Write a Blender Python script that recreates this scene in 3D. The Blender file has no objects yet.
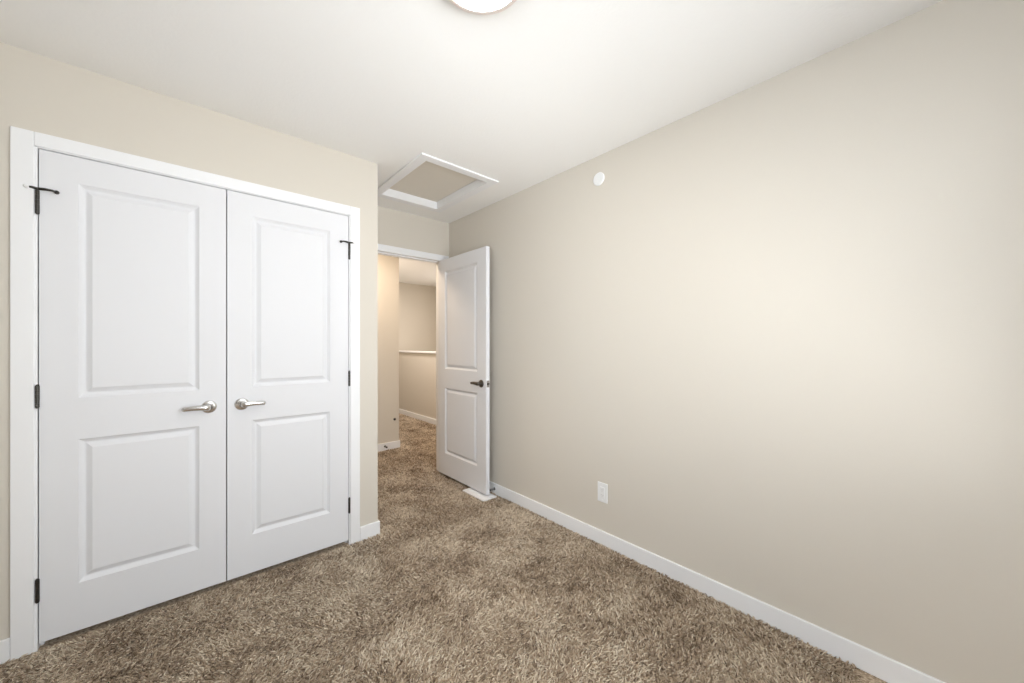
import bpy, bmesh, math, random
import numpy as np
from mathutils import Vector, Matrix

SC = bpy.context.scene
COL = SC.collection
R = math.radians

# ------------------------------------------------------------------ camera
YAW = 41.4256
CAM_H = 1.247
cd = bpy.data.cameras.new('camera')
cd.sensor_fit = 'HORIZONTAL'
cd.sensor_width = 36.0
cd.lens = 374.414 / 1024 * 36.0
cd.shift_y = (344.35 - 341.5) / 1024
cd.clip_start = 0.02
cam = bpy.data.objects.new('camera', cd)
COL.objects.link(cam)
cam.location = (0, 0, CAM_H)
cam.rotation_euler = (R(90), 0, R(-YAW))
SC.camera = cam

# ------------------------------------------------------------------ exposure
vs = SC.view_settings
vs.view_transform = 'Standard'
vs.look = 'None'
vs.gamma = 1.0
vs.use_curve_mapping = False
vs.exposure = 0.13

# ------------------------------------------------------------------ world (overcast daylight outside)
w = bpy.data.worlds.new('daylight')
SC.world = w
w.use_nodes = True
bg = w.node_tree.nodes['Background']
bg.inputs[0].default_value = (0.80, 0.90, 1.0, 1)
bg.inputs[1].default_value = 2.4

# ------------------------------------------------------------------ lights
def area(name, loc, rot, sx, sy, power, color):
    ld = bpy.data.lights.new(name, 'AREA')
    ld.shape = 'RECTANGLE'
    ld.size, ld.size_y = sx, sy
    ld.energy = power
    ld.color = color
    o = bpy.data.objects.new(name, ld)
    o.location = loc
    o.rotation_euler = rot
    COL.objects.link(o)
    return o

# sky light arriving at the bedroom window (behind the camera)
area('window_daylight', (0.86, -0.665, 1.45), (R(90), 0, 0), 1.70, 1.38, 41.0, (0.885, 0.94, 1.0))
# bright ground outside throwing light up through the same window
area('ground_bounce', (0.86, -1.15, 0.55), (R(128), 0, 0), 2.2, 1.2, 72.0, (1.0, 0.975, 0.94))
# soft fill added at an invented left window, evening out the right wall
area('added_side_fill', (-1.315, 0.30, 1.45), (R(90), 0, R(-90)), 1.30, 1.38, 28.0, (0.89, 0.94, 1.0))
# hall ceiling lamp, its bulb glow (the fixture itself is out of sight)
area('hall_lamp_light', (1.35, 3.78, 2.41), (0, 0, 0), 0.26, 0.26, 15.0, (1.0, 0.80, 0.60))
# unseen fill light added over the landing to brighten the half wall
area('landing_fill_light', (2.42, 5.3, 2.41), (0, 0, 0), 0.26, 0.26, 27.0, (1.0, 0.90, 0.82))
# daylight reaching the stair landing from its own window
area('landing_daylight', (4.02, 5.4, 1.6), (R(90), 0, R(90)), 1.5, 1.2, 9.0, (1.0, 0.94, 0.88))
LAMP_STRENGTH = 38.0

# ------------------------------------------------------------------ materials
def mat(name, color, rough=0.6, metal=0.0, bump=None, spec=0.5):
    """bump = (scale, strength, distance, detail)"""
    m = bpy.data.materials.new(name)
    m.use_nodes = True
    nt = m.node_tree
    b = nt.nodes['Principled BSDF']
    b.inputs['Base Color'].default_value = (*color, 1)
    b.inputs['Roughness'].default_value = rough
    b.inputs['Metallic'].default_value = metal
    b.inputs['Specular IOR Level'].default_value = spec
    tc = nt.nodes.new('ShaderNodeTexCoord')
    n2 = nt.nodes.new('ShaderNodeTexNoise')
    n2.inputs['Scale'].default_value = 30
    nt.links.new(tc.outputs['Object'], n2.inputs['Vector'])
    mr = nt.nodes.new('ShaderNodeMapRange')
    mr.inputs['To Min'].default_value = max(0.02, rough - 0.04)
    mr.inputs['To Max'].default_value = min(1.0, rough + 0.04)
    nt.links.new(n2.outputs['Fac'], mr.inputs['Value'])
    nt.links.new(mr.outputs['Result'], b.inputs['Roughness'])
    if bump:
        n = nt.nodes.new('ShaderNodeTexNoise')
        n.inputs['Scale'].default_value = bump[0]
        n.inputs['Detail'].default_value = bump[3]
        nt.links.new(tc.outputs['Object'], n.inputs['Vector'])
        bp = nt.nodes.new('ShaderNodeBump')
        bp.inputs['Strength'].default_value = bump[1]
        bp.inputs['Distance'].default_value = bump[2]
        nt.links.new(n.outputs['Fac'], bp.inputs['Height'])
        nt.links.new(bp.outputs['Normal'], b.inputs['Normal'])
    return m

M_WALL = mat('wall_paint_taupe', (0.690, 0.640, 0.560), 0.62, bump=(220, 0.10, 0.002, 3), spec=0.3)
M_CEIL = mat('ceiling_paint', (0.94, 0.93, 0.905), 0.9, bump=(90, 0.25, 0.003, 4), spec=0.15)
M_TRIM = mat('white_trim_paint', (0.90, 0.90, 0.905), 0.38)
M_DOOR = mat('white_door_paint', (0.80, 0.80, 0.815), 0.55, bump=(160, 0.03, 0.001, 2), spec=0.3)
M_NICKEL = mat('satin_nickel', (0.72, 0.71, 0.70), 0.24, 1.0)
M_DARKNICKEL = mat('dark_nickel', (0.115, 0.100, 0.085), 0.30, 1.0)  # darker nickel tone for the open door's levers and latch bolt
M_HINGE = mat('dark_hinge_steel', (0.085, 0.082, 0.075), 0.40, 1.0)
M_RUBBER = mat('dark_rubber', (0.03, 0.028, 0.027), 0.7)
M_PLASTIC = mat('white_plastic', (0.86, 0.86, 0.85), 0.35)
M_SLOT = mat('outlet_slot', (0.08, 0.08, 0.08), 0.6)
M_REG = mat('white_enamel', (0.88, 0.87, 0.87), 0.35)
M_HATCH = mat('hatch_panel_paint', (0.78, 0.73, 0.645), 0.85, bump=(110, 0.2, 0.003, 4), spec=0.15)
M_RING = mat('warm_nickel_ring', (0.88, 0.80, 0.76), 0.40, 0.55)
M_STEEL = mat('spring_steel', (0.25, 0.25, 0.25), 0.35, 1.0)

def emission_mat(name, color, strength):
    m = bpy.data.materials.new(name)
    m.use_nodes = True
    b = m.node_tree.nodes['Principled BSDF']
    b.inputs['Base Color'].default_value = (0.9, 0.9, 0.88, 1)
    b.inputs['Emission Color'].default_value = (*color, 1)
    b.inputs['Emission Strength'].default_value = strength
    return m

M_DIFFUSER = emission_mat('lit_diffuser', (1.0, 0.975, 0.945), LAMP_STRENGTH)

def glass_mat():
    m = bpy.data.materials.new('window_glass')
    m.use_nodes = True
    nt = m.node_tree
    nt.nodes.clear()
    out = nt.nodes.new('ShaderNodeOutputMaterial')
    mix = nt.nodes.new('ShaderNodeMixShader')
    fr = nt.nodes.new('ShaderNodeFresnel')
    tr = nt.nodes.new('ShaderNodeBsdfTransparent')
    gl = nt.nodes.new('ShaderNodeBsdfGlossy')
    gl.inputs['Roughness'].default_value = 0.02
    nt.links.new(fr.outputs[0], mix.inputs[0])
    nt.links.new(tr.outputs[0], mix.inputs[1])
    nt.links.new(gl.outputs[0], mix.inputs[2])
    nt.links.new(mix.outputs[0], out.inputs[0])
    return m
M_GLASS = glass_mat()

def carpet_mat(name, tufts):
    m = bpy.data.materials.new(name)
    m.use_nodes = True
    nt = m.node_tree
    b = nt.nodes['Principled BSDF']
    b.inputs['Roughness'].default_value = 0.85
    b.inputs['Specular IOR Level'].default_value = 0.15
    b.inputs['Sheen Weight'].default_value = 0.15
    ramp = nt.nodes.new('ShaderNodeValToRGB')
    e = ramp.color_ramp.elements
    e[0].position, e[0].color = 0.0, (0.165, 0.108, 0.066, 1)
    e[1].position, e[1].color = 1.0, (0.90, 0.79, 0.63, 1)
    e2 = ramp.color_ramp.elements.new(0.45)
    e2.color = (0.545, 0.415, 0.288, 1)
    if tufts:
        at = nt.nodes.new('ShaderNodeAttribute')
        at.attribute_name = 'tone'
        nt.links.new(at.outputs['Fac'], ramp.inputs[0])
    else:
        tc = nt.nodes.new('ShaderNodeTexCoord')
        n = nt.nodes.new('ShaderNodeTexNoise')
        n.inputs['Scale'].default_value = 130
        n.inputs['Detail'].default_value = 4
        nt.links.new(tc.outputs['Object'], n.inputs['Vector'])
        mr = nt.nodes.new('ShaderNodeMapRange')
        mr.inputs['From Min'].default_value = 0.3
        mr.inputs['From Max'].default_value = 0.7
        mr.inputs['To Min'].default_value = 0.05
        mr.inputs['To Max'].default_value = 0.75
        nt.links.new(n.outputs['Fac'], mr.inputs['Value'])
        nt.links.new(mr.outputs['Result'], ramp.inputs[0])
        bp = nt.nodes.new('ShaderNodeBump')
        bp.inputs['Strength'].default_value = 0.8
        bp.inputs['Distance'].default_value = 0.008
        nt.links.new(n.outputs['Fac'], bp.inputs['Height'])
        nt.links.new(bp.outputs['Normal'], b.inputs['Normal'])
    nt.links.new(ramp.outputs[0], b.inputs['Base Color'])
    return m
M_CARPET = carpet_mat('carpet_backing', False)
M_TUFT = carpet_mat('carpet_yarn', True)

# ------------------------------------------------------------------ helpers
def tag(o, label=None, cat=None, group=None, kind=None):
    if label: o['label'] = label
    if cat: o['category'] = cat
    if group: o['group'] = group
    if kind: o['kind'] = kind
    return o

def empty(name, loc, label=None, cat=None, group=None, kind=None):
    o = bpy.data.objects.new(name, None)
    o.empty_display_size = 0.05
    o.location = loc
    COL.objects.link(o)
    return tag(o, label, cat, group, kind)

def wloc(o):
    v = Vector((0, 0, 0))
    while o is not None:
        v += o.location
        o = o.parent
    return v

def link(name, bm, m, parent=None, origin=(0, 0, 0), bevel=0.0, seg=2, smooth=False):
    """verts of bm are world coordinates; the object's origin goes to `origin`"""
    bmesh.ops.remove_doubles(bm, verts=bm.verts, dist=1e-5)
    bmesh.ops.recalc_face_normals(bm, faces=bm.faces)
    org = Vector(origin)
    bmesh.ops.translate(bm, verts=bm.verts, vec=-org)
    me = bpy.data.meshes.new(name)
    bm.to_mesh(me)
    bm.free()
    if smooth:
        me.polygons.foreach_set('use_smooth', [True] * len(me.polygons))
    me.materials.append(m)
    o = bpy.data.objects.new(name, me)
    COL.objects.link(o)
    if parent is not None:
        o.parent = parent
        o.location = org - wloc(parent)
    else:
        o.location = org
    if bevel:
        bv = o.modifiers.new('bevel', 'BEVEL')
        bv.width = bevel
        bv.segments = seg
        bv.limit_method = 'ANGLE'
        bv.angle_limit = R(50)
    return o

def add_box(bm, x0, x1, y0, y1, z0, z1):
    v = [bm.verts.new(p) for p in ((x0, y0, z0), (x1, y0, z0), (x1, y1, z0), (x0, y1, z0),
                                   (x0, y0, z1), (x1, y0, z1), (x1, y1, z1), (x0, y1, z1))]
    for f in ((3, 2, 1, 0), (4, 5, 6, 7), (0, 1, 5, 4), (1, 2, 6, 5), (2, 3, 7, 6), (3, 0, 4, 7)):
        bm.faces.new([v[i] for i in f])

def box_obj(name, b, m, parent=None, origin=None, bevel=0.0, seg=2):
    bm = bmesh.new()
    add_box(bm, *b)
    if origin is None:
        origin = ((b[0] + b[1]) / 2, (b[2] + b[3]) / 2, b[4])
    return link(name, bm, m, parent, origin, bevel, seg)

def slab(bm, axis, lo, hi, u0, u1, v0, v1, holes=()):
    """wall (axis x or y) or ceiling (axis z) of thickness lo..hi with rectangular holes (u0,u1,v0,v1)"""
    us = sorted({u0, u1, *[h[0] for h in holes], *[h[1] for h in holes]})
    vs_ = sorted({v0, v1, *[h[2] for h in holes], *[h[3] for h in holes]})
    us = [u for u in us if u0 <= u <= u1]
    vs_ = [v for v in vs_ if v0 <= v <= v1]
    def solid(i, j):
        if not (0 <= i < len(us) - 1 and 0 <= j < len(vs_) - 1): return False
        cu, cv = (us[i] + us[i + 1]) / 2, (vs_[j] + vs_[j + 1]) / 2
        return not any(h[0] < cu < h[1] and h[2] < cv < h[3] for h in holes)
    def P(u, v, t):
        return {'x': (t, u, v), 'y': (u, t, v), 'z': (u, v, t)}[axis]
    def quad(*ps):
        bm.faces.new([bm.verts.new(p) for p in ps])
    for i in range(len(us) - 1):
        for j in range(len(vs_) - 1):
            if not solid(i, j): continue
            a, b, c, d = us[i], us[i + 1], vs_[j], vs_[j + 1]
            quad(P(a, c, lo), P(b, c, lo), P(b, d, lo), P(a, d, lo))
            quad(P(a, c, hi), P(a, d, hi), P(b, d, hi), P(b, c, hi))
            if not solid(i - 1, j): quad(P(a, c, lo), P(a, d, lo), P(a, d, hi), P(a, c, hi))
            if not solid(i + 1, j): quad(P(b, c, lo), P(b, c, hi), P(b, d, hi), P(b, d, lo))
            if not solid(i, j - 1): quad(P(a, c, lo), P(a, c, hi), P(b, c, hi), P(b, c, lo))
            if not solid(i, j + 1): quad(P(a, d, lo), P(b, d, lo), P(b, d, hi), P(a, d, hi))

def ortho(d):
    d = Vector(d).normalized()
    a = Vector((0, 0, 1)) if abs(d.z) < 0.9 else Vector((1, 0, 0))
    u = d.cross(a).normalized()
    return d, u, d.cross(u).normalized()

def lathe(bm, center, direction, profile, n=32):
    """profile: list of (distance along direction, radius); closed with caps"""
    d, u, v = ortho(direction)
    c = Vector(center)
    rings = []
    for t, r in profile:
        if r < 1e-6:
            rings.append([bm.verts.new(c + d * t)])
        else:
            rings.append([bm.verts.new(c + d * t + (u * math.cos(2 * math.pi * k / n) + v * math.sin(2 * math.pi * k / n)) * r) for k in range(n)])
    for a, b in zip(rings, rings[1:]):
        if len(a) == 1 and len(b) == 1: continue
        for k in range(n):
            k2 = (k + 1) % n
            if len(a) == 1: bm.faces.new((a[0], b[k2], b[k]))
            elif len(b) == 1: bm.faces.new((a[k], a[k2], b[0]))
            else: bm.faces.new((a[k], a[k2], b[k2], b[k]))
    for rg in (rings[0], rings[-1]):
        if len(rg) > 1:
            bm.faces.new(rg)

def tube(bm, pts, radii, n=14, flat=1.0, flat_axis=None):
    """swept tube; flat squashes the section along flat_axis"""
    pts = [Vector(p) for p in pts]
    rings = []
    prev_u = None
    for i, p in enumerate(pts):
        t = (pts[min(i + 1, len(pts) - 1)] - pts[max(i - 1, 0)]).normalized()
        if flat_axis is not None:
            v = Vector(flat_axis)
            v = (v - t * v.dot(t)).normalized()
            u = v.cross(t).normalized()
        else:
            if prev_u is None:
                _, u, _ = ortho(t)
            else:
                u = (prev_u - t * prev_u.dot(t)).normalized()
            v = t.cross(u)
            prev_u = u
        r = radii[i] if isinstance(radii, (list, tuple)) else radii
        rings.append([bm.verts.new(p + (u * math.cos(2 * math.pi * k / n) + v * flat * math.sin(2 * math.pi * k / n)) * r) for k in range(n)])
    for a, b in zip(rings, rings[1:]):
        for k in range(n):
            bm.faces.new((a[k], a[(k + 1) % n], b[(k + 1) % n], b[k]))
    bm.faces.new(rings[0][::-1])
    bm.faces.new(rings[-1])

# ------------------------------------------------------------------ key dimensions (metres)
ZC = 2.44                       # ceiling height
FL = -0.012                     # carpet backing level; pile tips reach about z = 0
XR = 1.98                       # right wall
XL = -1.20                      # left wall
YB = -0.55                      # window wall behind the camera
YW = 2.444                      # closet wall face
YF = 2.430                      # closet casing face
XA = 0.972                      # side wall of the entry alcove
YD = 3.18                       # entry wall face
YD2 = 3.295
YH = 4.32                       # hall wall facing the bedroom
XS = 2.97                       # stair half wall
YZ = 6.85                       # far wall over the stairs
XE = 4.10
CX0, CX1, CZ = -0.450, 0.795, 2.060   # closet opening
DX0, DX1, DZ = 1.135, 1.905, 2.056    # bedroom door opening
WIN = (0.00, 1.72, 0.75, 2.15)        # window opening in the back wall
WIN_ADDED = (-0.36, 0.96, 0.75, 2.15)      # opening in the left wall, added to let in side fill
HX0, HX1, HY0, HY1 = 1.118, 1.736, 2.112, 2.952   # attic hatch outer trim
HT = 0.063

def structure(name, fn, m, label, cat, bevel=0.0):
    bm = bmesh.new()
    fn(bm)
    o = link(name, bm, m, None, (0, 0, 0), bevel)
    return tag(o, label, cat, None, 'structure')

# ------------------------------------------------------------------ room shell
structure('floor', lambda b: add_box(b, XL - .1, XE + .1, YB - .15, YZ + .1, FL - 0.1, FL), M_CARPET,
          'brown carpeted floor running through bedroom, doorway and hall', 'floor')
structure('ceiling', lambda b: slab(b, 'z', ZC, ZC + .12, XL - .1, XE + .1, YB - .15, YZ + .1,
                                    [(HX0 + HT - .012, HX1 - HT + .012, HY0 + HT - .012, HY1 - HT + .012)]), M_CEIL,
          'off-white ceiling with attic hatch opening by the entry', 'ceiling')
structure('wall_right', lambda b: slab(b, 'x', XR, XR + .115, YB - .15, YD2, FL, ZC), M_WALL,
          'long bare taupe wall with outlet and round blank plate', 'wall')
structure('wall_closet', lambda b: (slab(b, 'y', YW, YW + .10, XL, XA, FL, ZC, [(CX0 - .018, CX1 + .018, FL, CZ + .018)])), M_WALL,
          'beige wall around and above the white double closet doors', 'wall')
structure('wall_alcove', lambda b: slab(b, 'x', XA - .10, XA, YW + .10, YD, FL, ZC), M_WALL,
          'short side wall between closet front and bedroom doorway', 'wall')
structure('wall_doorway', lambda b: slab(b, 'y', YD, YD2, XL, XR, FL, ZC, [(DX0 - .018, DX1 + .018, FL, DZ + .018)]), M_WALL,
          'beige wall above the bedroom doorway under the attic hatch', 'wall')
structure('wall_left', lambda b: slab(b, 'x', XL - .15, XL, YB, YD2, FL, ZC, [WIN_ADDED]), M_WALL, 'taupe side wall of the bedroom', 'wall')
structure('wall_back', lambda b: slab(b, 'y', YB - .15, YB, XL - .1, XR, FL, ZC, [WIN]), M_WALL, 'taupe bedroom wall holding the window', 'wall')
def hall_block(b):
    slab(b, 'y', YH, YH + .115, XL, XR, FL, ZC)
    slab(b, 'x', XR - .115, XR, YH + .115, YZ, FL, ZC)
structure('wall_hall', hall_block, M_WALL, 'hall wall seen through doorway, ending in an outside corner', 'wall')
structure('wall_stair', lambda b: slab(b, 'x', XS, XS + .11, YD2, YZ, FL, 1.105), M_WALL,
          'low half wall guarding the stairwell beyond the doorway', 'wall')
structure('wall_far', lambda b: slab(b, 'y', YZ, YZ + .1, XL, XE, FL, ZC), M_WALL, 'far wall above the stairwell half wall', 'wall')
structure('wall_stairwell', lambda b: slab(b, 'x', XE, XE + .1, YD2, YZ, FL, ZC), M_WALL, 'outer side wall of the stairwell', 'wall')
structure('wall_hall_end', lambda b: slab(b, 'x', XL - .1, XL, YD2, YZ, FL, ZC), M_WALL, 'end wall of the hall', 'wall')
structure('wall_landing', lambda b: slab(b, 'y', YD2 - .115, YD2, XR + .115, XE, FL, ZC), M_WALL, 'landing wall behind the bedroom wall', 'wall')

# ------------------------------------------------------------------ baseboards
BT, BH = 0.012, 0.080
def board(bm, x0, x1, y0, y1):
    add_box(bm, x0, x1, y0, y1, FL, BH)
def baseboard(name, label, boxes):
    bm = bmesh.new()
    for b in boxes: board(bm, *b)
    o = link(name, bm, M_TRIM, None, (0, 0, 0), 0.004, 3)
    return tag(o, label, 'baseboard', None, 'structure')
baseboard('baseboard_right', 'white baseboard along the long bare taupe wall', [(XR - BT, XR, YB, YD)])
baseboard('baseboard_closet', 'white baseboard piece left of the closet casing', [(XL + BT, CX0 - .061, YW - BT, YW)])
baseboard('baseboard_alcove', 'short white baseboard wrapping the corner right of the closet',
          [(CX1 + .059, XA + BT, YW - BT, YW), (XA, XA + BT, YW, YD)])
baseboard('baseboard_left', 'white baseboard of bedroom side wall', [(XL, XL + BT, YB, YW)])
baseboard('baseboard_back', 'white baseboard under the window', [(XL + BT, XR - BT, YB, YB + BT)])
baseboard('baseboard_hall', 'white baseboard along hall wall beyond doorway, with door stop',
          [(XL, XR + BT, YH - BT, YH), (XR, XR + BT, YH, YZ)])
baseboard('baseboard_stair', 'white baseboard below the stair half wall', [(XS - BT, XS, YD2, YZ)])
baseboard('baseboard_landing', 'white baseboard at far end of the hall', [(XR + BT, XS - BT, YZ - BT, YZ)])
o = box_obj('trim_3', (XS - .025, XS + .135, YD2, YZ, 1.105, 1.132), M_TRIM, None, None, .004, 3)
tag(o, 'white cap board on top of the stair half wall', 'trim', None, 'structure')

# ------------------------------------------------------------------ closet casing and jambs
CW = 0.060
t1 = empty('trim_1', ((CX0 + CX1) / 2, YW, 0), 'white flat casing framing the double closet doors', 'trim', None, 'structure')
box_obj('side_casing', (CX0 - CW - .001, CX0 - .001, YF, YW + .01, FL, CZ + .055), M_TRIM, t1, None, .003)
box_obj('side_casing', (CX1 - .001, CX1 + CW - .002, YF, YW + .01, FL, CZ + .055), M_TRIM, t1, None, .003)
box_obj('head_casing', (CX0 - .001, CX1 - .001, YF, YW + .01, CZ - .002, CZ + .055), M_TRIM, t1, None, .003)
bm = bmesh.new()
add_box(bm, CX0 - .018, CX0 + .007, YF + .008, YW + .10, FL, CZ)
add_box(bm, CX1 - .007, CX1 + .018, YF + .008, YW + .10, FL, CZ)
add_box(bm, CX0 - .018, CX1 + .018, YF + .008, YW + .10, CZ - .006, CZ + .018)
link('jamb', bm, M_TRIM, t1, (0, YW, 0), 0.0015)
bm = bmesh.new()
add_box(bm, CX0 + .007, CX0 + .018, YW + .033, YW + .06, FL, CZ - .006)
add_box(bm, CX1 - .018, CX1 - .007, YW + .033, YW + .06, FL, CZ - .006)
add_box(bm, CX0 + .018, CX1 - .018, YW + .033, YW + .06, CZ - .03, CZ - .006)
link('door_stop_strip', bm, M_TRIM, t1, (0, YW, 0), 0.0015)

# ------------------------------------------------------------------ bedroom doorway casing and jambs
t2 = empty('trim_2', ((DX0 + DX1) / 2, YD, 0), 'white flat casing and jamb of the open bedroom doorway', 'trim', None, 'structure')
box_obj('side_casing', (DX0 - CW, DX0, YD - .015, YD, FL, DZ + .055), M_TRIM, t2, None, .003)
box_obj('side_casing', (DX1 + .004, DX1 + .004 + CW, YD - .015, YD, FL, DZ + .055), M_TRIM, t2, None, .003)
box_obj('head_casing', (DX0, DX1 + .004, YD - .015, YD, DZ - .003, DZ + .055), M_TRIM, t2, None, .003)
bm = bmesh.new()
add_box(bm, DX0 - .018, DX0, YD - .006, YD2 + .006, FL, DZ)
add_box(bm, DX1, DX1 + .018, YD - .006, YD2 + .006, FL, DZ)
add_box(bm, DX0 - .018, DX1 + .018, YD - .006, YD2 + .006, DZ, DZ + .018)
link('jamb', bm, M_TRIM, t2, (0, YD, 0), 0.0015)
bm = bmesh.new()
add_box(bm, DX0, DX0 + .011, YD + .036, YD + .075, FL, DZ - .011)
add_box(bm, DX1 - .011, DX1, YD + .036, YD + .075, FL, DZ - .011)
add_box(bm, DX0, DX1, YD + .036, YD + .075, DZ - .011, DZ)
link('door_stop_strip', bm, M_TRIM, t2, (0, YD, 0), 0.0015)
bm = bmesh.new()
add_box(bm, DX0 - CW, DX0, YD2, YD2 + .015, FL, DZ + .055)
add_box(bm, DX1 + .004, DX1 + .004 + CW, YD2, YD2 + .015, FL, DZ + .055)
add_box(bm, DX0, DX1 + .004, YD2, YD2 + .015, DZ - .003, DZ + .055)
link('hall_casing', bm, M_TRIM, t2, (0, YD2, 0), 0.003)

# ------------------------------------------------------------------ two-panel doors
PANEL_PROFILE = [(0.0, 0.0), (0.003, 0.0032), (0.009, 0.0086), (0.014, 0.0126), (0.017, 0.0136), (0.020, 0.0136), (0.023, 0.0124), (0.0400, 0.0022), (0.042, 0.0018)]
def door_mesh(wd, ht, th, stile, rows, xf):
    """slab from u 0..wd, depth 0..th, z 0..ht; xf maps (u, depth, z) to world"""
    bm = bmesh.new()
    us = [0, stile, wd - stile, wd]
    zs = [0] + [z for r in rows for z in r] + [ht]
    V = lambda u, d, z: bm.verts.new(xf(u, d, z))
    for side in (0, 1):
        D = (lambda q: q) if side == 0 else (lambda q: th - q)
        for i in range(3):
            for j in range(len(zs) - 1):
                a, b, c, e = us[i], us[i + 1], zs[j], zs[j + 1]
                if i == 1 and j % 2 == 1:
                    loops = []
                    for ins, dep in PANEL_PROFILE:
                        loops.append([V(a + ins, D(dep), c + ins), V(b - ins, D(dep), c + ins), V(b - ins, D(dep), e - ins), V(a + ins, D(dep), e - ins)])
                    for l0, l1 in zip(loops, loops[1:]):
                        for k in range(4):
                            bm.faces.new((l0[k], l0[(k + 1) % 4], l1[(k + 1) % 4], l1[k]))
                    bm.faces.new(loops[-1])
                else:
                    bm.faces.new((V(a, D(0), c), V(b, D(0), c), V(b, D(0), e), V(a, D(0), e)))
    for i in range(3):
        for z in (0, ht):
            bm.faces.new((V(us[i], 0, z), V(us[i + 1], 0, z), V(us[i + 1], th, z), V(us[i], th, z)))
    for j in range(len(zs) - 1):
        for u in (0, wd):
            bm.faces.new((V(u, 0, zs[j]), V(u, 0, zs[j + 1]), V(u, th, zs[j + 1]), V(u, th, zs[j])))
    return bm

def lever_handle(parent, pos, out, along, length, m, droop=0.0):
    """round rose on the door face at pos, lever reaching `length` along the door; out = face normal"""
    out, along = Vector(out), Vector(along)
    up = Vector((0, 0, 1))
    p = Vector(pos)
    h = empty('door_handle', tuple(p - wloc(parent)))
    h.parent = parent
    bm = bmesh.new()
    lathe(bm, p, out, [(0, .0315), (.003, .0320), (.006, .0312), (.0090, .0280), (.0105, .022), (.0115, .0165), (.014, .0140), (.024, .0130), (.028, .0130)], 40)
    link('rose', bm, m, h, tuple(p), 0, smooth=True)
    bm = bmesh.new()
    pts, rad = [], []
    n = 16
    pts.append(p + out * .024 - along * .004); rad.append(.0130)
    pts.append(p + out * .034 + along * .002); rad.append(.0145)
    for k in range(n + 1):
        t = k / n
        pts.append(p + out * (.040 - .007 * t * t) + along * (.010 + (length - .010) * t) + up * (droop * t * t + .003 * math.sin(t * math.pi)))
        rad.append(.0142 - .0042 * t if t < .93 else .0142 - .0042 * t - .005 * ((t - .93) / .07) ** 2)
    tube(bm, pts, rad, 16, 0.62, tuple(out))
    link('lever', bm, m, h, tuple(p), 0, smooth=True)
    return h

def hinge(parent, x, y, z0, z1, leaf_dx, pin_stop=None):
    """barrel hinge, axis vertical; optional hinge-pin door stop with an arm on each side"""
    h = empty('hinge', tuple(Vector((x, y, z0)) - wloc(parent)))
    h.parent = parent
    bm = bmesh.new()
    n = 5
    for k in range(n):
        a = z0 + (z1 - z0) * k / n
        b = z0 + (z1 - z0) * (k + 1) / n
        lathe(bm, (x, y, a), (0, 0, 1), [(0, .0050), (.0006, .0062), (b - a - .0012, .0062), (b - a - .0005, .0050)], 18)
    lathe(bm, (x, y, z1 - .001), (0, 0, 1), [(0, .0045), (.002, .0055), (.005, .0035), (.006, .0)], 18)
    lathe(bm, (x, y, z0 - .004), (0, 0, 1), [(0, 0), (.001, .004), (.005, .0048)], 18)
    link('barrel', bm, M_HINGE, h, (x, y, z0))
    bm = bmesh.new()
    add_box(bm, x - .0055, x - .0010, y + .001, y + .024, z0 + .001, z1 - .001)
    add_box(bm, x + .0010, x + .0055, y + .001, y + .024, z0 + .001, z1 - .001)
    link('leaf', bm, M_HINGE, h, (x, y, z0))
    if pin_stop:
        # pin_stop = direction (+1/-1) of the long arm along x
        s = pin_stop
        z = z1 + .006
        st = bmesh.new()
        lathe(st, (x, y, z - .004), (0, 0, 1), [(0, .007), (.001, .0085), (.007, .0085), (.008, .007)], 18)
        tube(st, [(x, y, z), (x + s * .022, y - .010, z), (x + s * .042, y - .017, z - .002), (x + s * .053, y - .011, z - .005)], [.0058, .0054, .0042, .0042], 12)
        tube(st, [(x, y, z), (x - s * .014, y - .007, z + .001), (x - s * .019, y - .006, z + .001)], [.0055, .005, .0042], 12)
        link('hinge_pin_stop', st, M_HINGE, h, (x, y, z), smooth=True)
        bm = bmesh.new()
        lathe(bm, (x + s * .053, y - .013, z - .005), (0, 1, 0), [(-.004, .004), (-.002, .0075), (.003, .0075), (.008, .006)], 18)
        link('bumper', bm, M_RUBBER, h, (x + s * .053, y - .010, z), smooth=True)
        bm = bmesh.new()
        lathe(bm, (x - s * .027, y - .008, z + .001), (0, 1, 0), [(-.006, .004), (-.004, .0075), (.010, .0075), (.012, .006)], 18)
        link('wall_bumper', bm, M_PLASTIC, h, (x - s * .025, y - .010, z), smooth=True)
    return h

DOOR_H = 2.032
ROWS = [(0.205, 0.821), (1.000, 1.918)]     # panel rows above the door's lower edge
DBOT = 0.018
YC = YF + .008                               # closet door face
def closet_door(name, x0, x1, hinge_x, handle_x, along, label, stop):
    d = empty(name, (hinge_x, YC, 0), label, 'closet door', None, 'structure')
    wd = x1 - x0
    bm = door_mesh(wd, DOOR_H, .035, .107, ROWS, lambda u, dd, z: (x0 + u, YC + dd, DBOT + z))
    link('door_panel', bm, M_DOOR, d, (hinge_x, YC, 0), .0015)
    lever_handle(d, (handle_x, YC, .931), (0, -1, 0), (along, 0, 0), .104, M_NICKEL, -.002)
    for k, (a, b) in enumerate(((.192, .284), (.988, .1080 + .97), (1.782, 1.878))):
        hinge(d, hinge_x, YC - .005, a, b, along, stop if k == 2 else None)
    return d
closet_door('door_1', -0.4395, 0.1735, -0.4425, 0.104, -1,
            'white closet door farther from the doorway, its lever pointing left', +1)
closet_door('door_2', 0.1775, 0.7845, 0.7880, 0.239, 1,
            'white closet door nearer to the bedroom doorway, its lever pointing right', -1)

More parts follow.
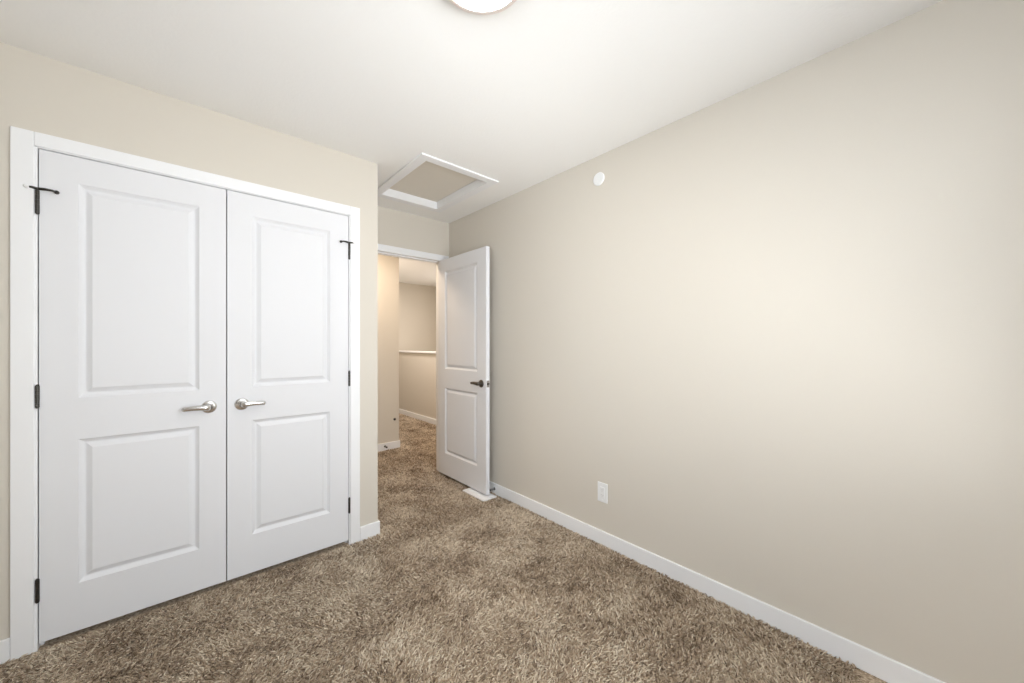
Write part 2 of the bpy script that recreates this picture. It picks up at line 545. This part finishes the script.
# open bedroom door: hinged at the right jamb, swung a quarter turn into the room
DXF, DY0, DY1 = 1.8620, 2.428, 3.188
d3 = empty('door_3', (DXF + .035, DY1, 0), 'open white bedroom door standing against the long taupe wall', 'door', None, 'structure')
bm = door_mesh(DY1 - DY0, DOOR_H, .035, .125, ROWS, lambda u, dd, z: (DXF + dd, DY0 + u, DBOT + z))
link('door_panel', bm, M_DOOR, d3, (DXF + .035, DY1, 0), .0015)
lever_handle(d3, (DXF, DY0 + .066, .922), (-1, 0, 0), (0, 1, 0), .108, M_DARKNICKEL, -.002)
lever_handle(d3, (DXF + .035, DY0 + .066, .922), (1, 0, 0), (0, 1, 0), .108, M_DARKNICKEL, -.002)
bm = bmesh.new()
add_box(bm, DXF + .005, DXF + .030, DY0 - .0015, DY0 + .002, .922 - .028, .922 + .028)
lt = link('latch_plate', bm, M_NICKEL, d3, (DXF + .017, DY0, .922), .0008)
bm = bmesh.new()
add_box(bm, DXF + .010, DXF + .026, DY0 - .012, DY0 - .001, .922 - .010, .922 + .010)
link('latch_bolt', bm, M_DARKNICKEL, lt, (DXF + .017, DY0, .922), .003)
for a, b in ((.19, .285), (.985, 1.08), (1.79, 1.885)):
    hinge(d3, DXF + .041, DY1 - .002, a, b, 1)

# ------------------------------------------------------------------ attic hatch
HZ = 2.428
hatch = empty('attic_hatch', ((HX0 + HX1) / 2, (HY0 + HY1) / 2, HZ),
              'white framed attic hatch in the ceiling before the doorway', 'attic hatch')
bm = bmesh.new()
slab(bm, 'z', HZ, ZC - .0005, HX0, HX1, HY0, HY1, [(HX0 + HT, HX1 - HT, HY0 + HT, HY1 - HT)])
link('hatch_trim', bm, M_TRIM, hatch, hatch.location, .003)
bm = bmesh.new()
ix0, ix1, iy0, iy1 = HX0 + HT, HX1 - HT, HY0 + HT, HY1 - HT
slab(bm, 'z', ZC - .0005, 2.525, ix0 - .010, ix1 + .010, iy0 - .010, iy1 + .010, [(ix0, ix1, iy0, iy1)])
link('hatch_liner', bm, M_TRIM, hatch, hatch.location, 0)
bm = bmesh.new()
add_box(bm, ix0 + .004, ix1 - .004, iy0 + .004, iy1 - .004, 2.488, 2.498)
link('hatch_panel', bm, M_HATCH, hatch, hatch.location, .002)
bm = bmesh.new()
add_box(bm, ix0 - .010, ix1 + .010, iy0 - .010, iy1 + .010, 2.526, 2.54)
link('hatch_insulation_cover', bm, M_HATCH, hatch, hatch.location, 0)

# ------------------------------------------------------------------ ceiling light
LX, LY, LR = 0.704, 0.948, 0.148
lamp = empty('ceiling_light', (LX, LY, ZC), 'round white flush ceiling light, switched on, cut by the top edge', 'ceiling light')
bm = bmesh.new()
lathe(bm, (LX, LY, ZC), (0, 0, -1), [(0, LR - .006), (.003, LR - .006), (.004, LR), (.026, LR), (.031, LR - .003), (.033, LR - .010), (.032, LR - .0180), (.010, LR - .0185), (.006, .02)], 72)
link('trim_ring', bm, M_RING, lamp, (LX, LY, ZC), smooth=False)
bm = bmesh.new()
lathe(bm, (LX, LY, ZC), (0, 0, -1), [(.012, LR - .0205), (.029, LR - .0190), (.034, LR - .034), (.037, LR - .07), (.039, 0)], 72)
link('diffuser', bm, M_DIFFUSER, lamp, (LX, LY, ZC), smooth=True)

# ------------------------------------------------------------------ round blank plate high on the right wall
PY, PZ, PR = 1.412, 2.292, .041
pl = empty('round_wall_plate', (XR, PY, PZ), 'small round white blank plate high on the long taupe wall', 'wall plate')
bm = bmesh.new()
lathe(bm, (XR, PY, PZ), (-1, 0, 0), [(0, PR), (.004, PR), (.007, PR - .002), (.008, PR - .006), (.0086, 0)], 48)
link('cover_disc', bm, M_PLASTIC, pl, (XR, PY, PZ), smooth=False)
bm = bmesh.new()
lathe(bm, (XR - .0080, PY, PZ), (-1, 0, 0), [(0, .0045), (.0012, .0040), (.0016, 0)], 20)
link('screw', bm, M_PLASTIC, pl, (XR, PY, PZ))

# ------------------------------------------------------------------ wall outlet
OY, OZ = 1.383, .3195
ou = empty('wall_outlet', (XR, OY, OZ), 'white electrical outlet low on the long taupe wall', 'outlet')
bm = bmesh.new()
add_box(bm, XR - .006, XR, OY - .0365, OY + .0365, OZ - .0605, OZ + .0605)
link('cover_plate', bm, M_PLASTIC, ou, (XR, OY, OZ), .003, 3)
bm = bmesh.new()
add_box(bm, XR - .0085, XR - .004, OY - .0175, OY + .0175, OZ - .034, OZ + .034)
fc = link('receptacle', bm, M_PLASTIC, ou, (XR, OY, OZ), .002)
bm = bmesh.new()
for dz in (-.017, .017):
    add_box(bm, XR - .0088, XR - .008, OY - .0070, OY - .0058, OZ + dz - .002, OZ + dz + .006)
    add_box(bm, XR - .0088, XR - .008, OY + .0058, OY + .0070, OZ + dz - .002, OZ + dz + .005)
    lathe(bm, (XR - .008, OY, OZ + dz - .008), (-1, 0, 0), [(0, .0014), (.0008, .0014)], 14)
link('slot', bm, M_SLOT, fc, (XR, OY, OZ))
for dz in (-.046, .046):
    bm = bmesh.new()
    lathe(bm, (XR - .0058, OY, OZ + dz), (-1, 0, 0), [(0, .003), (.001, .0026), (.0012, 0)], 14)
    link('screw', bm, M_PLASTIC, ou, (XR, OY, OZ + dz))

# ------------------------------------------------------------------ floor register under the open door
RX0, RX1, RY0, RY1 = 1.795, 1.930, 2.375, 2.672
rg = empty('floor_register', ((RX0 + RX1) / 2, (RY0 + RY1) / 2, -.004), 'white floor vent register on carpet beneath the open bedroom door', 'floor register')
bm = bmesh.new()
slots = []
ns = 14
for r in range(2):
    for k in range(ns):
        y = RY0 + .024 + (RY1 - RY0 - .048) * (k + .5) / ns
        xa = RX0 + .022 + r * .048
        slots.append((xa, xa + .043, y - .0030, y + .0030))
slab(bm, 'z', -.003, .006, RX0, RX1, RY0, RY1, slots)
link('face_plate', bm, M_REG, rg, rg.location, .0015)
bm = bmesh.new()
add_box(bm, RX0 + .015, RX1 - .015, RY0 + .016, RY1 - .016, -.010, -.001)
link('damper', bm, M_REG, rg, rg.location)

# ------------------------------------------------------------------ door stops
def spring_stop(base, out, length, label):
    b, o_ = Vector(base), Vector(out)
    s = empty('baseboard_door_stop', base, label, 'door stop')
    bm = bmesh.new()
    lathe(bm, b, o_, [(0, .012), (.002, .012), (.005, .009), (.008, .006)], 24)
    link('mounting_base', bm, M_HINGE, s, base, smooth=True)
    bm = bmesh.new()
    d, u, v = ortho(o_)
    pts = []
    turns = 12
    for k in range(turns * 12 + 1):
        a = 2 * math.pi * k / 12
        t = k / (turns * 12)
        pts.append(b + d * (.006 + (length - .020) * t) + (u * math.cos(a) + v * math.sin(a)) * (.0062 - .001 * t))
    tube(bm, pts, .0019, 6)
    link('spring', bm, M_STEEL, s, base, smooth=True)
    bm = bmesh.new()
    lathe(bm, b + o_ * (length - .016), o_, [(0, .0075), (.003, .0092), (.012, .0090), (.016, .006), (.017, 0)], 24)
    link('bumper_tip', bm, M_RUBBER, s, base, smooth=True)
    return s
spring_stop((XR - BT, 2.452, .036), (-1, 0, 0), .060, 'spring door stop with dark tip on baseboard behind the open door')
spring_stop((1.801, YH - BT, .042), (0, -1, 0), .060, 'spring door stop with dark tip on the hall baseboard')
bp = empty('wall_bumper', (1.925, YH, .346), 'small round dark bumper low on the hall wall near its corner', 'wall bumper')
bm = bmesh.new()
lathe(bm, (1.925, YH, .346), (0, -1, 0), [(0, .016), (.003, .016), (.005, .014)], 24)
link('bumper_base', bm, M_STEEL, bp, bp.location)
bm = bmesh.new()
lathe(bm, (1.925, YH - .004, .346), (0, -1, 0), [(0, .013), (.008, .0125), (.013, .009), (.015, 0)], 24)
link('bumper_pad', bm, M_RUBBER, bp, bp.location, smooth=True)

# ------------------------------------------------------------------ windows (both out of frame; the left one is added for its light)
def window(name, axis, face, u0, u1, z0, z1, label):
    mid = (u0 + u1) / 2
    loc = (mid, face - .08, z0) if axis == 'y' else (face - .08, mid, z0)
    wn = empty(name, loc, label, 'window', None, 'structure')
    bm = bmesh.new()
    slab(bm, axis, face - .11, face - .05, u0, u1, z0, z1, [(u0 + .045, mid - .025, z0 + .045, z1 - .045), (mid + .025, u1 - .045, z0 + .045, z1 - .045)])
    link('window_frame', bm, M_TRIM, wn, loc, .003)
    for a, b in ((u0 + .045, mid - .025), (mid + .025, u1 - .045)):
        bm = bmesh.new()
        slab(bm, axis, face - .084, face - .078, a - .004, b + .004, z0 + .041, z1 - .041)
        link('pane', bm, M_GLASS, wn, loc)
    bm = bmesh.new()
    slab(bm, axis, face, face + .015, u0 - .06, u1 + .06, z0 - .06, z1 + .06, [(u0, u1, z0, z1)])
    link('window_casing', bm, M_TRIM, wn, loc, .003)
window('window_1', 'y', YB, *WIN, 'white framed bedroom window behind the viewpoint')
window('added_window', 'x', XL, *WIN_ADDED, 'white framed window left of the viewpoint, added for side light')

# ------------------------------------------------------------------ carpet pile: individual bent yarn tufts
def value_noise(x, y, cell, seed):
    rng = np.random.default_rng(seed)
    g = rng.random((256, 256))
    u, v = x / cell + 60.3, y / cell + 40.7
    i, j = np.floor(u).astype(int), np.floor(v).astype(int)
    fu, fv = u - i, v - j
    fu, fv = fu * fu * (3 - 2 * fu), fv * fv * (3 - 2 * fv)
    i %= 255; j %= 255
    return (g[i, j] * (1 - fu) * (1 - fv) + g[i + 1, j] * fu * (1 - fv) + g[i, j + 1] * (1 - fu) * fv + g[i + 1, j + 1] * fu * fv)

def carpet():
    rng = np.random.default_rng(7)
    def field(x0, x1, y0, y1, s):
        xs = np.arange(x0 + s / 2, x1, s); ys = np.arange(y0 + s / 2, y1, s)
        X, Y = np.meshgrid(xs, ys)
        X = X.ravel() + rng.uniform(-.5, .5, X.size) * s
        Y = Y.ravel() + rng.uniform(-.5, .5, Y.size) * s
        return X, Y, np.full(X.size, s)
    parts = [field(-1.10, XR - BT - .003, 0.20, YD2, .0078), field(XA, XS - BT - .004, YD2, YZ, .0095)]
    X = np.concatenate([p[0] for p in parts]); Y = np.concatenate([p[1] for p in parts]); S = np.concatenate([p[2] for p in parts])
    sa, ca = math.sin(R(YAW)), math.cos(R(YAW))
    dep = X * sa + Y * ca
    rt = X * ca - Y * sa
    px = 512 + 374.4 * rt / np.maximum(dep, .05)
    keep = (dep > 1.05) & (px > -160) & (px < 1200)
    keep &= ~((Y > YD2 - .02) & ((px < 300) | (px > 500)))
    keep &= ~((X > RX0 - .003) & (X < RX1 + .003) & (Y > RY0 - .003) & (Y < RY1 + .003))
    keep &= ~((Y > YF - .004) & (Y < YD2) & (X < XA + BT + .003))
    keep &= ~((Y > YF + .001) & (X > CX0) & (X < CX1))
    keep &= ~((Y > YH - BT - .006) & (X < XR + BT + .006))
    keep &= ~((Y > YD - .02) & (Y < YD2 + .02) & ((X < DX0 + .004) | (X > DX1 - .004)))
    X, Y, S = X[keep], Y[keep], S[keep]
    n = X.size
    # nap direction drifts over the carpet (footmarks, vacuum strokes)
    nap = (value_noise(X, Y, .33, 1) * 1.0 + value_noise(X, Y, .13, 2) * .6) / 1.6
    th = nap * 2 * math.pi * 1.6 + rng.normal(0, .95, n)
    patch = value_noise(X, Y, .16, 3) * .5 + value_noise(X, Y, .06, 4) * .3 + value_noise(X, Y, .022, 5) * .2
    tone = np.clip(.48 + (patch - .5) * .95 + rng.normal(0, .28, n), 0.0, 1)
    hgt = rng.uniform(.008, .0165, n)
    ln = rng.uniform(.009, .021, n) * (S / .0078) ** .6
    wdt = rng.uniform(.0021, .0032, n) * (S / .0078)
    curl = rng.normal(0, 1.3, n)
    K = 4
    tt = np.linspace(0, 1, K)
    P = np.zeros((n, K, 3))
    px_, py_ = X.copy(), Y.copy()
    for k in range(K):
        s = tt[k]
        if k:
            stepd = ln * ((tt[k]) ** 1.4 - (tt[k - 1]) ** 1.4)
            ang = th + curl * s
            px_ = px_ + np.cos(ang) * stepd
            py_ = py_ + np.sin(ang) * stepd
        P[:, k, 0], P[:, k, 1] = px_, py_
        P[:, k, 2] = FL + hgt * (1.25 * s - .35 * s ** 3)
    W = np.array([.8, 1.0, .95, .45])
    dx, dy = -np.sin(th), np.cos(th)
    verts = np.zeros((n, K, 3, 3))
    offs = [(1, -.3), (-1, -.3), (0, .9)]
    for q, (a, b) in enumerate(offs):
        wk = wdt[:, None] * W[None]
        verts[:, :, q, 0] = P[:, :, 0] + dx[:, None] * a * wk - np.cos(th)[:, None] * b * wk * .5
        verts[:, :, q, 1] = P[:, :, 1] + dy[:, None] * a * wk - np.sin(th)[:, None] * b * wk * .5
        verts[:, :, q, 2] = P[:, :, 2] + b * wk * .7
    V = verts.reshape(-1, 3)
    f = []
    for k in range(K - 1):
        for q in range(3):
            q2 = (q + 1) % 3
            f.append((k * 3 + q, k * 3 + q2, (k + 1) * 3 + q2, (k + 1) * 3 + q))
    f = np.array(f)
    zones = [((Y < YD2), 0.0, YD2, 'mottled brown and tan carpet pile of the bedroom floor'),
             ((Y >= YD2) & (Y < YH - BT), YD2, YH - BT, 'brown carpet pile just beyond the bedroom doorway'),
             ((Y >= YH - BT), YH - BT, YZ, 'brown carpet pile of the landing beside the stair half wall')]
    for sel, lo, hi, label in zones:
        m_ = int(sel.sum())
        V = verts[sel].reshape(-1, 3)
        V[:, 1] = np.clip(V[:, 1], lo + .0005, hi - .0005)
        F = (np.arange(m_)[:, None, None] * (K * 3) + f[None]).reshape(-1)
        me = bpy.data.meshes.new('carpet_pile')
        nf = F.size // 4
        me.vertices.add(V.shape[0]); me.vertices.foreach_set('co', V.ravel().astype(np.float32))
        me.loops.add(F.size); me.loops.foreach_set('vertex_index', F.astype(np.int32))
        me.polygons.add(nf)
        me.polygons.foreach_set('loop_start', np.arange(0, F.size, 4, dtype=np.int32))
        me.polygons.foreach_set('use_smooth', np.ones(nf, dtype=bool))
        at = me.attributes.new('tone', 'FLOAT', 'POINT')
        at.data.foreach_set('value', np.repeat(tone[sel], K * 3).astype(np.float32))
        me.materials.append(M_TUFT)
        me.update(calc_edges=True)
        o = bpy.data.objects.new('carpet_pile', me)
        COL.objects.link(o)
        tag(o, label, 'carpet pile', None, 'stuff')
carpet()
